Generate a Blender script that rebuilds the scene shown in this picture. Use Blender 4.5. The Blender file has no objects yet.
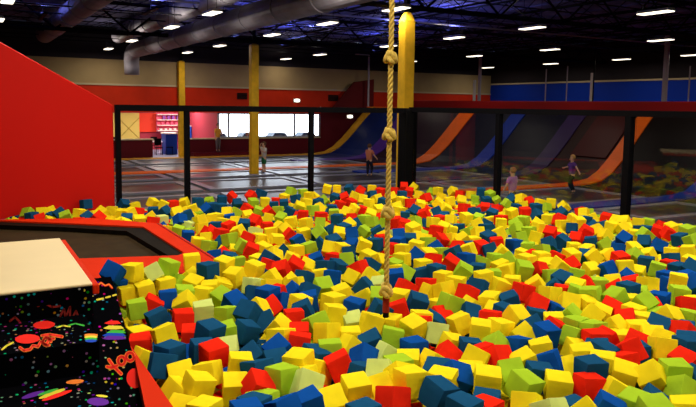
import bpy, bmesh, math, random
import numpy as np
from mathutils import Vector, Matrix, Quaternion
random.seed(7); RNG=np.random.RandomState(7)
S=bpy.context.scene; COL=S.collection
# ---------------------------------------------------------------- camera
F=682.; CX,CY=348.,173.5; ZC=1.68
yaw=math.radians(29.6); pit=math.atan(68.2/682); roll=math.atan(.0138)
cf=np.array([math.sin(yaw)*math.cos(pit),math.cos(yaw)*math.cos(pit),-math.sin(pit)])
r0=np.array([math.cos(yaw),-math.sin(yaw),0]); u0=np.cross(r0,cf)
cr=math.cos(roll)*r0+math.sin(roll)*u0; cu=-math.sin(roll)*r0+math.cos(roll)*u0
CC=np.array([0,0,ZC])
cam=bpy.data.cameras.new('camera'); co=bpy.data.objects.new('camera',cam); COL.objects.link(co)
co.matrix_world=Matrix(((cr[0],cu[0],-cf[0],0),(cr[1],cu[1],-cf[1],0),(cr[2],cu[2],-cf[2],ZC),(0,0,0,1)))
cam.sensor_width=36; cam.lens=F/696*36; cam.shift_y=-30/696; cam.clip_end=200; cam.clip_start=.05
S.camera=co
def ray(x,y): return cf*F+cr*(x-CX)-cu*(y-CY)
def at(x,y,ax,v):
    """the point of the plane axis ax = v that is seen at (x, y)"""
    d=ray(x,y); t=(v-CC[ax])/d[ax]; return CC+d*t
def on_plane(x,y,p,n):
    d=ray(x,y); return CC+d*(np.dot(np.array(p)-CC,n)/np.dot(d,n))
def prj(p):
    d=np.asarray(p)-CC; z=d@cf; return CX+F*(d@cr)/z, CY-F*(d@cu)/z, z
# ---------------------------------------------------------------- world, exposure
w=bpy.data.worlds.new('world'); S.world=w; w.use_nodes=True
w.node_tree.nodes['Background'].inputs[0].default_value=(.55,.6,.9,1)
w.node_tree.nodes['Background'].inputs[1].default_value=.012
S.view_settings.view_transform='Standard'; S.view_settings.look='None'
S.view_settings.exposure=0.0; S.view_settings.gamma=1
try: S.view_settings.use_curve_mapping=False
except Exception: pass
LAMP_W=48.0        # watts of an ordinary ceiling light
PIT_W=122.0         # watts of the ceiling lights above the foam pit
LAMP_COL=(1,.90,.73)
# ---------------------------------------------------------------- materials
MAT={}
def mat(name,col=(.5,.5,.5),rough=.6,emit=0,metal=0,noise=0,scale=8,bump=0,spec=.12,coat=0,alpha=1):
    if name in MAT: return MAT[name]
    m=bpy.data.materials.new(name); m.use_nodes=True; nt=m.node_tree; b=nt.nodes['Principled BSDF']
    c=(*col,1)
    b.inputs['Base Color'].default_value=c; b.inputs['Roughness'].default_value=rough
    b.inputs['Metallic'].default_value=metal; b.inputs['Specular IOR Level'].default_value=spec
    b.inputs['Coat Weight'].default_value=coat; b.inputs['Alpha'].default_value=alpha
    if emit:
        b.inputs['Emission Color'].default_value=c; b.inputs['Emission Strength'].default_value=emit
    if noise or bump:
        tc=nt.nodes.new('ShaderNodeTexCoord'); n=nt.nodes.new('ShaderNodeTexNoise'); n.inputs['Scale'].default_value=scale
        n.inputs['Detail'].default_value=4; nt.links.new(tc.outputs['Object'],n.inputs['Vector'])
        if noise:
            r=nt.nodes.new('ShaderNodeValToRGB'); e=r.color_ramp.elements
            e[0].position=.3; e[1].position=.7
            e[0].color=(*[v*(1-noise) for v in col],1); e[1].color=(*[min(1,v*(1+noise)) for v in col],1)
            nt.links.new(n.outputs['Fac'],r.inputs[0]); nt.links.new(r.outputs[0],b.inputs['Base Color'])
        if bump:
            bp=nt.nodes.new('ShaderNodeBump'); bp.inputs['Strength'].default_value=bump; bp.inputs['Distance'].default_value=.02
            nt.links.new(n.outputs['Fac'],bp.inputs['Height']); nt.links.new(bp.outputs[0],b.inputs['Normal'])
    MAT[name]=m; return m
FOAM={'y':('yellow foam',(.89,.70,.014)),'l':('lime foam',(.36,.56,.025)),'m':('mint foam',(.60,.72,.19)),
      'r':('red foam',(.80,.022,.008)),'b':('blue foam',(.006,.07,.34)),'t':('teal foam',(.010,.072,.175))}
CW={'y':'yellow','l':'lime','m':'pale-green','r':'red','b':'royal-blue','t':'dark-blue'}
for k,(n,c) in FOAM.items(): mat(n,c,.95,noise=.07,scale=9,bump=.25,spec=.0)
def carpet(name):
    """black arcade carpet with small coloured specks"""
    m=mat(name,(.002,.002,.003),.95,spec=0); nt=m.node_tree; b=nt.nodes['Principled BSDF']
    tc=nt.nodes.new('ShaderNodeTexCoord'); v=nt.nodes.new('ShaderNodeTexVoronoi'); v.inputs['Scale'].default_value=25
    nt.links.new(tc.outputs['Object'],v.inputs['Vector'])
    lt=nt.nodes.new('ShaderNodeMath'); lt.operation='LESS_THAN'; lt.inputs[1].default_value=.21
    nt.links.new(v.outputs['Distance'],lt.inputs[0])
    hs=nt.nodes.new('ShaderNodeHueSaturation'); hs.inputs['Saturation'].default_value=1.4; hs.inputs['Value'].default_value=.5
    nt.links.new(v.outputs['Color'],hs.inputs['Color'])
    mx=nt.nodes.new('ShaderNodeMixRGB'); mx.inputs[1].default_value=(.002,.002,.003,1)
    nt.links.new(lt.outputs[0],mx.inputs[0]); nt.links.new(hs.outputs[0],mx.inputs[2]); nt.links.new(mx.outputs[0],b.inputs['Base Color'])
    return m
def glass(name,alpha=.9,gl=.04):
    m=bpy.data.materials.new(name); m.use_nodes=True; nt=m.node_tree; nt.nodes.clear()
    o=nt.nodes.new('ShaderNodeOutputMaterial'); t=nt.nodes.new('ShaderNodeBsdfTransparent'); g=nt.nodes.new('ShaderNodeBsdfGlossy')
    g.inputs['Roughness'].default_value=.02; t.inputs[0].default_value=(.97,.97,.97,1)
    f=nt.nodes.new('ShaderNodeFresnel'); f.inputs[0].default_value=1.45; mx=nt.nodes.new('ShaderNodeMixShader')
    nt.links.new(f.outputs[0],mx.inputs[0]); nt.links.new(t.outputs[0],mx.inputs[1]); nt.links.new(g.outputs[0],mx.inputs[2]); nt.links.new(mx.outputs[0],o.inputs[0])
    MAT[name]=m; return m
# ---------------------------------------------------------------- mesh helpers
class MB:
    def __init__(s): s.v=[]; s.f=[]; s.m=[]; s.mats=[]
    def mi(s,m):
        if m not in s.mats: s.mats.append(m)
        return s.mats.index(m)
    def add(s,vs,fs,m):
        k=len(s.v); i=s.mi(m); s.v+= [tuple(map(float,p)) for p in vs]
        for f in fs: s.f.append([k+j for j in f]); s.m.append(i)
        return s
    def box(s,lo,hi,m,b=0):
        (x0,y0,z0),(x1,y1,z1)=lo,hi
        return s.add([(x0,y0,z0),(x1,y0,z0),(x1,y1,z0),(x0,y1,z0),(x0,y0,z1),(x1,y0,z1),(x1,y1,z1),(x0,y1,z1)],
            [(0,3,2,1),(4,5,6,7),(0,1,5,4),(1,2,6,5),(2,3,7,6),(3,0,4,7)],m)
    def prism(s,poly,axis,a,b,m):
        """extrude a polygon; poly holds the two other coordinates in xyz order"""
        n=len(poly); vs=[]
        for c in (a,b):
            for p in poly: q=list(p); q.insert(axis,c); vs.append(q)
        return s.add(vs,[tuple(range(n))[::-1],tuple(range(n,2*n))]+[(i,(i+1)%n,n+(i+1)%n,n+i) for i in range(n)],m)
    def bar(s,a,b,r,m,n=8,r2=None):
        a=Vector(a); b=Vector(b); d=(b-a).normalized(); r2=r if r2 is None else r2
        u=d.orthogonal().normalized(); v=d.cross(u); vs=[]
        for p,rr in ((a,r),(b,r2)):
            for i in range(n):
                t=2*math.pi*(i+.5)/n; vs.append(p+u*rr*math.cos(t)+v*rr*math.sin(t))
        return s.add(vs,[tuple(range(n))[::-1],tuple(range(n,2*n))]+[(i,(i+1)%n,n+(i+1)%n,n+i) for i in range(n)],m)
    def sweep(s,pts,r,m,n=8,close=False):
        P=[Vector(p) for p in pts]; N=len(P); vs=[]; u=None
        for i,p in enumerate(P):
            d=(P[(i+1)%N] if (close or i<N-1) else p)-(P[i-1] if (close or i>0) else p); d.normalize()
            u=d.orthogonal().normalized() if u is None else (u-d*u.dot(d)).normalized(); v=d.cross(u)
            rr=r[i] if isinstance(r,(list,tuple)) else r
            for k in range(n):
                t=2*math.pi*k/n; vs.append(p+u*rr*math.cos(t)+v*rr*math.sin(t))
        fs=[(i*n+k,i*n+(k+1)%n,((i+1)%N)*n+(k+1)%n,((i+1)%N)*n+k) for i in range(N if close else N-1) for k in range(n)]
        if not close: fs+=[tuple(range(n))[::-1],tuple(range((N-1)*n,N*n))]
        return s.add(vs,fs,m)
    def ball(s,c,r,m,n=12,k=8):
        r=(r,r,r) if not isinstance(r,(tuple,list)) else r; vs=[]; fs=[]
        for i in range(k+1):
            t=math.pi*i/k
            for j in range(n):
                p=2*math.pi*j/n; vs.append((c[0]+r[0]*math.sin(t)*math.cos(p),c[1]+r[1]*math.sin(t)*math.sin(p),c[2]+r[2]*math.cos(t)))
        for i in range(k):
            for j in range(n): fs.append((i*n+j,(i+1)*n+j,(i+1)*n+(j+1)%n,i*n+(j+1)%n))
        return s.add(vs,fs,m)
    def build(s,name,parent=None,smooth=False,bevel=0,seg=2):
        me=bpy.data.meshes.new(name); me.from_pydata(s.v,[],s.f)
        for m in s.mats: me.materials.append(m if not isinstance(m,str) else MAT[m])
        me.polygons.foreach_set('material_index',s.m)
        if smooth: me.polygons.foreach_set('use_smooth',[True]*len(s.f))
        bm=bmesh.new(); bm.from_mesh(me)
        if smooth: bmesh.ops.remove_doubles(bm,verts=bm.verts,dist=1e-5)
        bmesh.ops.recalc_face_normals(bm,faces=bm.faces); bm.to_mesh(me); bm.free(); me.update()
        o=bpy.data.objects.new(name,me); COL.objects.link(o)
        if parent: o.parent=parent; o.matrix_parent_inverse=Matrix.Translation(-Vector(parent.location)) if parent.type=='EMPTY' and parent.rotation_euler.z==0 else Matrix()
        if bevel:
            b=o.modifiers.new('bevel','BEVEL'); b.width=bevel; b.segments=seg; b.limit_method='ANGLE'
        return o
def tag(o,label,cat,group=None,kind=None):
    if label: o['label']=label
    if cat: o['category']=cat
    if group: o['group']=group
    if kind: o['kind']=kind
    return o
def thing(name,label,cat,loc=(0,0,0),group=None):
    o=bpy.data.objects.new(name,None); COL.objects.link(o); o.location=loc; o.empty_display_size=.1
    return tag(o,label,cat,group)
def struct(mb,name,**k):
    o=mb.build(name,**k); o['kind']='structure'; return o
def copy_tree(o,parent=None):
    c=o.copy(); COL.objects.link(c)
    if parent: c.parent=parent
    for ch in [x for x in o.children]: copy_tree(ch,c)
    return c
# ================================================================ SETTING
FZ=-1.37; YW=37.9; XR=33.2; PZ=-.45
court=mat('court floor',(.03,.03,.035),.4,noise=.2,scale=3)
red_wall=mat('red wall paint',(.72,.035,.008),.55,noise=.05,scale=2)
beige=mat('beige wall',(.46,.33,.16),.7,noise=.08,scale=1)
cream_trim=mat('cream trim',(.6,.48,.3),.6)
maroon=mat('maroon panel and wall shade',(.11,.006,.012),.5)
blue_wall=mat('blue wall paint',(.003,.035,.42),.6)
red_pad=mat('red vinyl pad',(.60,.024,.003),.6,noise=.06,scale=3,bump=.1,spec=.02)
black=mat('black steel',(.003,.003,.005),.5,spec=.05)
blackpad=mat('black vinyl',(.003,.003,.004),.5,spec=.05)
m=MB().box((-8,11.6,FZ-.1),(XR,YW,FZ),court); struct(m,'floor')
# far wall, with an opening to the arcade and a band of windows
def wallA(m,x0,x1,z0,z1,ma,y0=YW,y1=YW+.2): m.box((x0,y0,z0),(x1,y1,z1),ma)
m=MB(); wallA(m,-8,7.0,FZ,2.6,red_wall); wallA(m,7.0,19.5,1.15,2.6,red_wall); wallA(m,19.5,XR,FZ,1.3,maroon); wallA(m,19.5,XR,1.3,2.6,red_wall)  # maroon stretch right of the windows: shade put into the red wall's colour
wallA(m,-8,XR,2.6,3.92,beige); wallA(m,-8,XR,3.92,5.6,mat('dark upper wall',(.03,.025,.03),.8)); struct(m,'wall_far')
m=MB(); m.box((-8,YW-.06,2.56),(XR,YW,2.66),cream_trim); struct(m,'trim_1')
m=MB(); wallA(m,12.9,19.5,FZ,-.36,maroon); m.box((11.0,YW,FZ),(12.9,YW+.2,-.36),maroon); m.box((10.95,YW-.05,-.36),(19.5,YW+.25,-.30),cream_trim)
o=m.build('half_wall'); tag(o,'long dark maroon half wall under the bright windows','half wall')
m=MB(); m.box((7.0,YW,FZ),(9.15,YW+.25,-.36),maroon); m.box((6.95,YW-.05,-.36),(9.2,YW+.3,-.30),cream_trim)
o=m.build('half_wall'); tag(o,'short dark maroon half wall left of the arcade opening','half wall')
# blue right hand wall
m=MB(); m.box((XR,5,FZ),(XR+.2,YW,3.28),blue_wall); m.box((XR,5,3.28),(XR+.2,YW,5.6),mat('dark upper wall',(.03,.025,.025),.8)); struct(m,'wall_right')
m=MB(); m.box((XR-.06,5,3.26),(XR,YW-.06,3.36),cream_trim); struct(m,'trim_2')
# roof deck
deck=mat('roof deck',(.13,.13,.28),.7,noise=.5,scale=1.2,bump=.6)  # bluish light on the roof is put into this colour
m=MB()
for i in range(60):
    x0=-8+i*.69; m.box((x0,-6,5.6+.05*(i%2)),(x0+.69,YW+.2,5.75),deck)
struct(m,'ceiling')
m=MB(); m.box((-8,-6,FZ),(-7.8,YW,5.6),mat('dark wall',(.03,.01,.01),.8)); struct(m,'wall_left')
m=MB(); m.box((-8,-6.2,FZ),(XR,-6,5.6),MAT['dark wall']); struct(m,'wall_near')
# red padded wall beside the fence, top raked up to the left
zr=lambda x:1.63+(2.13-x)*(2.54-1.63)/(2.13-.55)
m=MB(); m.prism([(2.13,PZ),(2.13,1.63),(-2.0,zr(-2.0)),(-2.0,PZ)],1,11.38,11.6,mat('deep red wall pad',(.62,.008,.004),.6))
struct(m,'wall_pit',bevel=.02)
# pit floor and its edges
m=MB(); m.prism([(-2,6.3),(.7,6.3),(.7,-4.),(14.5,-4.),(9.9,6.0),(7.9,11.6),(-2,11.6)],2,PZ-.1,PZ,blackpad)
struct(m,'floor_pit')
A0,A1=(2.16,11.4),(7.9,11.4); B1=(12.1,.6)
m=MB(); m.box((2.13,11.46,FZ),(8.1,11.6,-.30),blackpad); struct(m,'trim_3')
def edge(p,q,off0,off1,z0,z1,ma,m):
    p=Vector((*p,0)); q=Vector((*q,0)); d=(q-p).normalized(); n=Vector((d.y,-d.x,0)) # right side
    a=p-n*off0; b=q-n*off0; c=q-n*off1; e=p-n*off1
    m.add([(a.x,a.y,z0),(b.x,b.y,z0),(c.x,c.y,z0),(e.x,e.y,z0),(a.x,a.y,z1),(b.x,b.y,z1),(c.x,c.y,z1),(e.x,e.y,z1)],
      [(0,3,2,1),(4,5,6,7),(0,1,5,4),(1,2,6,5),(2,3,7,6),(3,0,4,7)],ma)
m=MB(); edge(A1,B1,-.08,-.28,FZ,-.30,blackpad,m); struct(m,'trim_4')
# court floor right of the pit
m=MB(); m.prism([(8.3,11.6),(12.0,.6),(XR,.6),(XR,11.6)],2,FZ-.1,FZ,court); struct(m,'floor_side')
# ================================================================ CEILING STRUCTURE
def truss(m,p,q,zb,zt,step,rc,rw):
    p=Vector(p); q=Vector(q); L=(q-p).length; d=(q-p)/L; n=max(2,int(L/step))
    for z in (zb,zt): m.bar((*(p)[:2],z),(*(q)[:2],z),rc,black,4)
    for i in range(n):
        a=p+d*(L*i/n); b=p+d*(L*(i+.5)/n); c=p+d*(L*(i+1)/n)
        m.bar((a.x,a.y,zb),(b.x,b.y,zt),rw,black,4); m.bar((b.x,b.y,zt),(c.x,c.y,zb),rw,black,4)
for y in (15.8,27.9):
    m=MB(); truss(m,(-7.7,y,0),(XR,y,0),4.38,5.5,2.6,.075,.04); o=m.build('roof_girder')
    tag(o,'black roof girder truss resting on the %s yellow column'%{15.8:'nearest',27.9:'middle'}[y],'girder','girders under the roof')
for i in range(8):
    x=11.9+i*2.75
    m=MB(); truss(m,(x,-5.8,0),(x,YW,0),5.0,5.5,1.5,.035,.018); o=m.build('roof_joist')
    tag(o,'slim black open-web roof joist running toward the far wall, one of many alike','joist','open-web joists under the roof')
for i in range(13):
    y=11.0+i*2.15
    if abs(y-15.8)<.6 or abs(y-27.9)<.6: continue
    if i==5: y+=.25
    m=MB(); truss(m,(-7.7,y,0),(XR,y,0),4.72,5.45,3.8,.022,.012); o=m.build('cross_joist')
    tag(o,'slim black open-web cross joist parallel to the far wall, one of many alike','joist','cross joists under the roof')
pipe=mat('galvanised pipe',(.35,.33,.38),.4,metal=.4)
for i,y in enumerate((21.6,24.9,33.0)):
    m=MB(); m.bar((-7.7,y,4.85),(XR,y,4.85),.035,pipe,8); o=m.build('ceiling_pipe')
    tag(o,'thin grey sprinkler pipe crossing under the roof, %s'%('nearest the foam pit','between the other two','nearest the far wall')[i],'pipe','sprinkler pipes under the roof')
ductm=mat('duct sheet metal',(.30,.28,.34),.5,metal=.25,noise=.15,scale=2)
def duct(x,z,r,y0,y1,label):
    t=thing('air_duct',label,'duct',(x,y0,z),'round ducts under the roof')
    m=MB(); m.bar((x,y0,z),(x,y1,z),r,ductm,24); m.build('duct_tube',t,smooth=False)
    n=int((y1-y0)/2.4)
    for i in range(1,n):
        y=y0+i*2.4; m=MB(); m.bar((x,y-.03,z),(x,y+.03,z),r+.025,ductm,24); m.build('seam_band',t)
    return t
d1=duct(7.77,4.3,.38,3,35.6,'big round metal duct, right of the other two')
m=MB(); m.sweep([(7.77,35.4,4.3),(7.77,35.9,4.27),(7.77,36.25,4.1),(7.78,36.45,3.8),(7.8,36.5,3.5),(7.8,36.5,3.1)],.38,ductm,20); o=m.build('duct_elbow',d1,smooth=True)
duct(7.06,4.98,.35,3,36,'round metal duct between the other two')
duct(3.65,4.85,.40,3,36,'round metal duct, left of the other two')
# ceiling lights
fixm=mat('fixture housing',(.5,.5,.5),.5); tube=mat('lit tube cover',(1,.90,.70),.5,emit=3.0)
def lamp_mesh():
    t=bpy.data.objects.new('ceiling_light',None); COL.objects.link(t); t.empty_display_size=.1
    m=MB(); m.prism([(-.17,0),(.17,0),(.11,.08),(-.11,.08)],1,-.50,.50,fixm); m.build('housing',t)
    m=MB(); m.box((-.15,-.48,-.025),(.15,.48,0),tube); m.build('diffuser',t,bevel=.01)
    for y in (-.4,.4): m=MB(); m.bar((0,y,.08),(0,y,1.3),.008,black,5); m.build('hanger',t)
    return t
rows=[(1.2,'far left row'),(6.5,'row just left of the yellow columns'),(10.4,'row beside the yellow columns'),(16.5,'row right of the yellow columns'),(23.2,'row over the climbing ramps'),(30.6,'row along the blue wall')]
ys={1.2:[-2,3.2,8.2,12.5,20.4,25.3],6.5:[-2,3.2,8.2,13.3,19.6,24.0,30.3,35.6],10.4:[-2,3.2,8.2,15.8,19.8,24.3,30.3,35.4],16.5:[1,6,12.3,16.9,21,25.6,32.2,36.5],
    23.2:[12.5,17,22.6,27.8,33.6],30.6:[12.,16,20.7,24.7,29.7,35.3]}
OD=['nearest','second nearest','third nearest','fourth nearest','fifth nearest','sixth nearest','seventh nearest','eighth nearest']
proto=lamp_mesh(); first=True
for x,rn in rows:
    vis=0
    for y in ys[x]:
        u,v,zz=prj((x,y,4.3))
        seen=zz>0 and -12<u<708 and -6<v<407
        o=proto if first else copy_tree(proto); first=False
        o.location=(x,y,4.3)
        o['category']='ceiling light'; o['group']='long ceiling lights'
        if seen: o['label']='lit white ceiling light, %s of the %s'%(OD[vis],rn); vis+=1
        else: o['label']='lit white ceiling light hanging over the near end of the hall'
        L=bpy.data.lights.new('lamp_glow','AREA'); L.shape='RECTANGLE'; L.size=.4; L.size_y=1.2
        pit=(y<14 and x<17); L.energy=PIT_W if pit else LAMP_W
        if x>22: L.energy*=.75
        if x==16.5: L.energy*=.45
        if x==10.4 and pit: L.energy*=.7
        if x<7 and pit: L.energy*=1.12
        L.color=LAMP_COL; lo=bpy.data.objects.new('lamp_glow',L); COL.objects.link(lo); lo.location=(x,y,4.25)
        if y>11 and x<20:   # upward light added at these fittings to brighten the ducts
            L2=bpy.data.lights.new('added_upglow','AREA'); L2.shape='RECTANGLE'; L2.size=.3; L2.size_y=1.1; L2.energy=9; L2.color=LAMP_COL
            lo=bpy.data.objects.new('added_upglow',L2); COL.objects.link(lo); lo.location=(x,y,4.42); lo.rotation_euler=(math.pi,0,0)
# blue uplight bars added to give the roof its bluish glow
for i,(x,y,e) in enumerate([(12.3,18.5,230),(14.0,21.0,230),(12.4,24.6,230),(14.5,31.5,230),(8.9,25.5,170),(5.4,22.4,170),(18,27.0,180),(11.8,34,170),(2.6,26,170),(17,22,150),(20,32,170)]):
    t=thing('uplight','added slim blue uplight bar hung among the roof joists','uplight',(x,y,4.6),'added blue uplights in the roof')
    m=MB(); m.box((x-.06,y-1.0,4.56),(x+.06,y+1.0,4.62),black); m.build('lamp_bar',t)
    m=MB(); m.bar((x,y,4.62),(x,y,5.66),.012,black,6); m.build('hanger',t)
    L=bpy.data.lights.new('added_blue_glow','AREA'); L.shape='RECTANGLE'; L.size=.1; L.size_y=2; L.energy=e*.30; L.color=(.20,.24,1)
    lo=bpy.data.objects.new('added_blue_glow',L); COL.objects.link(lo); lo.location=(x,y,4.66); lo.rotation_euler=(math.pi,0,0)
# ================================================================ COLUMNS AND POLES
ypaint=mat('yellow column paint',(.80,.45,.02),.5,noise=.12,scale=4)
def column(x,y,label,r=.17,zb=FZ,top=4.25,cap=.25):
    t=thing('column',label,'column',(x,y,zb),'yellow columns')
    m=MB(); m.box((x-r,y-r,zb),(x+r,y+r,top-cap),ypaint)
    m.add([(x-r,y-r,top-cap),(x+r,y-r,top-cap),(x+r,y+r,top-cap),(x-r,y+r,top-cap),(x-.08,y-.08,top),(x+.08,y-.08,top),(x+.08,y+.08,top),(x-.08,y+.08,top)],
        [(4,5,6,7),(0,1,5,4),(1,2,6,5),(2,3,7,6),(3,0,4,7)],ypaint)
    m.build('padding',t,bevel=.03)
    m=MB(); m.box((x-.06,y-.06,top-.02),(x+.06,y+.06,5.5),black); m.build('steel_post',t)
column(10.8,15.83,'bright yellow square column behind the fence corner, nearest and widest of the three')
column(11.09,27.86,'mustard yellow square column beside the child with raised arms',cap=.05)
column(10.66,37.5,'mustard yellow square column in front of the arcade opening',top=3.98,cap=.05)
grey=mat('grey painted steel',(.42,.38,.44),.5); whitep=mat('white painted steel',(.75,.72,.68),.5)
def pole(px,yt,yb,X,r,ma,label,ztop=None,zb=2.0):
    b=at(px,yb,0,X); tt=at(px,yt,0,X); m=MB(); zt=ztop or tt[2]
    t=thing('pole',label,'pole',(b[0],b[1],zb),'poles behind the red parapet')
    m.bar((b[0],b[1],zb),(b[0],b[1],zt),r,ma,10); m.build('shaft',t)
    m=MB(); m.bar((b[0],b[1],zb),(b[0],b[1],zb+.03),r*2,ma,10); m.build('base_flange',t)
pole(664,48,102,28,.12,grey,'thick grey pole in front of the blue wall, nearest the right edge',5.0)
pole(479,65,103,28,.10,grey,'thick lilac-grey pole just right of the white pole',5.0)
pole(474,80,103,28,.09,whitep,'white pole just left of the thick lilac-grey pole')
pole(590.5,73,103,28,.06,whitep,'short white pole in front of the blue wall')
pole(545,69,103,28,.03,grey,'thin grey pole, leftmost in front of the blue wall')
pole(566,66,103,28,.03,grey,'thin grey pole left of the short white pole')
pole(688,66,103,28,.03,grey,'thin grey pole right of the thick grey pole')
pole(592.5,54,103,29,.04,black,'thin black pole behind the short white pole',4.9)
# ================================================================ CURVED TRAMPOLINE WALL
def shift(y):
    if y<27: return 0
    if y<34: return -2.4*(y-27)/7
    return -2.4-.4*(y-34)/4
PROF=[(20.6,FZ+.02),(21.5,FZ+.05),(22.2,-1.22),(22.8,-.92),(23.4,-.42),(24.0,.18),(24.6,.82),(25.2,1.42),(25.32,1.54)]
def ramp_strip(m,y0,y1,ma,lift=0,x0=None,th=.06,n=4):
    vs=[];fs=[]; P=list(PROF)
    if x0 is not None: P=[(x0,FZ+.02)]+P
    ny=max(1,int((y1-y0)/1.2)); K=len(P)
    for j in range(ny+1):
        y=y0+(y1-y0)*j/ny; s=shift(y)
        for i,(x,z) in enumerate(P):
            a=P[max(0,i-1)]; b=P[min(K-1,i+1)]; d=Vector((b[0]-a[0],b[1]-a[1])).normalized(); nx,nz=-d.y,d.x
            xx=x+(s if i>0 or x0 is None else 0)
            vs.append((xx+nx*lift,y,z+nz*lift)); vs.append((xx+nx*(lift-th),y,z+nz*(lift-th)))
    W=2*K
    for j in range(ny):
        for i in range(K-1):
            a=j*W+2*i; fs.append((a,a+2,a+W+2,a+W)); fs.append((a+1,a+W+1,a+W+3,a+3))
        a=j*W; fs.append((a,a+W,a+W+1,a+1)); a=j*W+2*(K-1); fs.append((a,a+1,a+W+1,a+W))
    for j in (0,ny):
        for i in range(K-1): a=j*W+2*i; fs.append((a,a+1,a+3,a+2))
    m.add(vs,fs,ma)
def vinyl(n,c,r=.45,**k): return mat(n,c,r,bump=.08,scale=2,noise=.08,**k)
ROWS=[36.9,33.2,29.5,26.4,22.5,18.9,14.5,11.7]
PADS=[('yellow',vinyl('yellow vinyl',(.62,.30,.02)),.35),('purple',vinyl('purple vinyl',(.075,.022,.22)),.45),('orange',vinyl('orange vinyl',(.88,.14,.008)),.42),
      ('blue',vinyl('blue vinyl',(.01,.035,.30)),.5),('dusky purple',vinyl('dusky purple vinyl',(.035,.018,.075)),.5),('bright orange',MAT['orange vinyl'],.36),('deep blue',MAT['blue vinyl'],.42)]
for i,(n,ma,wd) in enumerate(PADS):
    y=ROWS[i]; m=MB(); ramp_strip(m,y-wd,y+wd,ma,.07,x0=2.5 if n in('yellow','orange') else 15.5,th=.06)
    o=m.build('pad_strip'); tag(o,'%s padded strip crossing the court and curving up the ramp%s'%(n,{0:' by the far wall',2:' behind the column',5:' behind the running child'}.get(i,'')),'pad strip','padded strips between trampolines')
mesh=[mat('navy mesh',(.005,.016,.10),.5),mat('plum mesh',(.022,.007,.014),.5),mat('slate mesh',(.005,.006,.018),.5),mat('ink mesh',(.005,.005,.016),.5),mat('brown mesh',(.024,.009,.008),.5),mat('charcoal mesh',(.005,.003,.003),.5)]
CN=['navy','plum','slate','ink-blue','brown','charcoal']
bedm=mat('trampoline mat',(.016,.017,.022),.3,spec=.6)
for i in range(6):
    y0,y1=ROWS[i+1]+.34,ROWS[i]-.34
    m=MB(); ramp_strip(m,y0,y1,mesh[i],.02,th=.04); o=m.build('ramp_trampoline')
    tag(o,'%s trampoline bed curving up the side ramp between the %s and %s strips'%(CN[i],PADS[i][0],PADS[i+1][0]),'trampoline','ramp trampolines')
m=MB(); ramp_strip(m,1.0,14.1,mesh[5],.02,th=.04); o=m.build('ramp_trampoline'); tag(o,'charcoal trampoline bed at the near end of the ramp, past the deep blue strip','trampoline','ramp trampolines')
# red panel high on the ramp behind the running child
m=MB(); 
vs=[];
for y in (19.4,21.3):
    for (x,z) in PROF[4:-1]: vs.append((x-.05,y,z+.06)); vs.append((x-.02,y,z+.03))
K=4; W=8; fs=[]
for k in range(K-1): fs+= [(2*k,2*k+2,W+2*k+2,W+2*k),(2*k+1,W+2*k+1,W+2*k+3,2*k+3),(2*k,2*k+1,2*k+3,2*k+2),(W+2*k,W+2*k+2,W+2*k+3,W+2*k+1)]
fs+=[(0,W,W+1,1),(6,7,W+7,W+6)]
m.add(vs,fs,mat('dark red vinyl',(.06,.006,.006),.5)); o=m.build('ramp_pad'); tag(o,'dark red square pad high on the ramp right of the brown trampoline','pad')
# floor trampolines (rectangular beds with frames)
XS=[3.0,7.4,11.8,16.2,20.5]
CNAM=['beside the red padded wall','left of the yellow columns','right of the yellow columns','at the foot of the ramp']
frame=mat('grey pad',(.24,.24,.30),.32,spec=.6)  # lightened grey stands in for whitish reflections on the court
for i in range(7):
    ya=ROWS[i+1]+(.5 if i<6 else .2); yb=ROWS[i]-.5
    for j in range(4):
        x0,x1=XS[j]+.12,XS[j+1]-.12
        if j==3: x1+=shift(yb)
        if ya<11.7: ya=11.9
        c=((x0+x1)/2,(ya+yb)/2,FZ)
        t=thing('trampoline','black floor trampoline between %s and %s strips, %s'%(PADS[i][0],PADS[i+1][0] if i<6 else 'near fence',CNAM[j]) if i<6 else 'black floor trampoline next to the fence, %s'%CNAM[j],'trampoline',c,'floor trampolines')
        m=MB(); m.box((x0+.3,ya+.3,FZ+.005),(x1-.3,yb-.3,FZ+.03),bedm); m.build('bed',t)
        m=MB()
        for a,b in (((x0,ya,FZ),(x1,ya+.3,FZ+.06)),((x0,yb-.3,FZ),(x1,yb,FZ+.06)),((x0,ya+.3,FZ),(x0+.3,yb-.3,FZ+.06)),((x1-.3,ya+.3,FZ),(x1,yb-.3,FZ+.06))): m.box(a,b,frame)
        m.build('frame_pad',t)
# red parapet on top of the ramp
m=MB(); vs=[]; Y=[1.0,10,16,22,27,30.5,34.3]
for y in Y:
    s=shift(y)
    vs+=[(25.36+s,y,1.52),(29.6+s,y,1.52),(29.6+s,y,2.06),(25.36+s,y,2.02)]
fs=[(0,1,2,3),(24,27,26,25)]
for j in range(6):
    for k in range(4): a=4*j; fs.append((a+k,a+(k+1)%4,a+4+(k+1)%4,a+4+k))
m.add(vs,fs,mat('deep red vinyl',(.25,.006,.006),.5)); o=m.build('parapet',bevel=.03); tag(o,'long deep red padded parapet along the top of the ramp','parapet')
m=MB(); m.prism([(at(333,109,1,37.3)[0],1.3),(at(333,109,1,37.3)[0],1.5),(at(355,82,1,37.3)[0],at(355,82,1,37.3)[2]),(23.0,3.35),(23.0,1.3)],1,37.3,37.5,mat('dark end wall red',(.13,.008,.01),.6))  # the end wall's plain dark red
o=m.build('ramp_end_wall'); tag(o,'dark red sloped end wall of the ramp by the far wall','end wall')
m=MB(); m.box((22.4,37.0,1.50),(26.2,37.15,1.62),PADS[2][1]); o=m.build('ramp_ledge'); tag(o,'thin orange ledge in front of the far red wall, left of the column','ledge')
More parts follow.
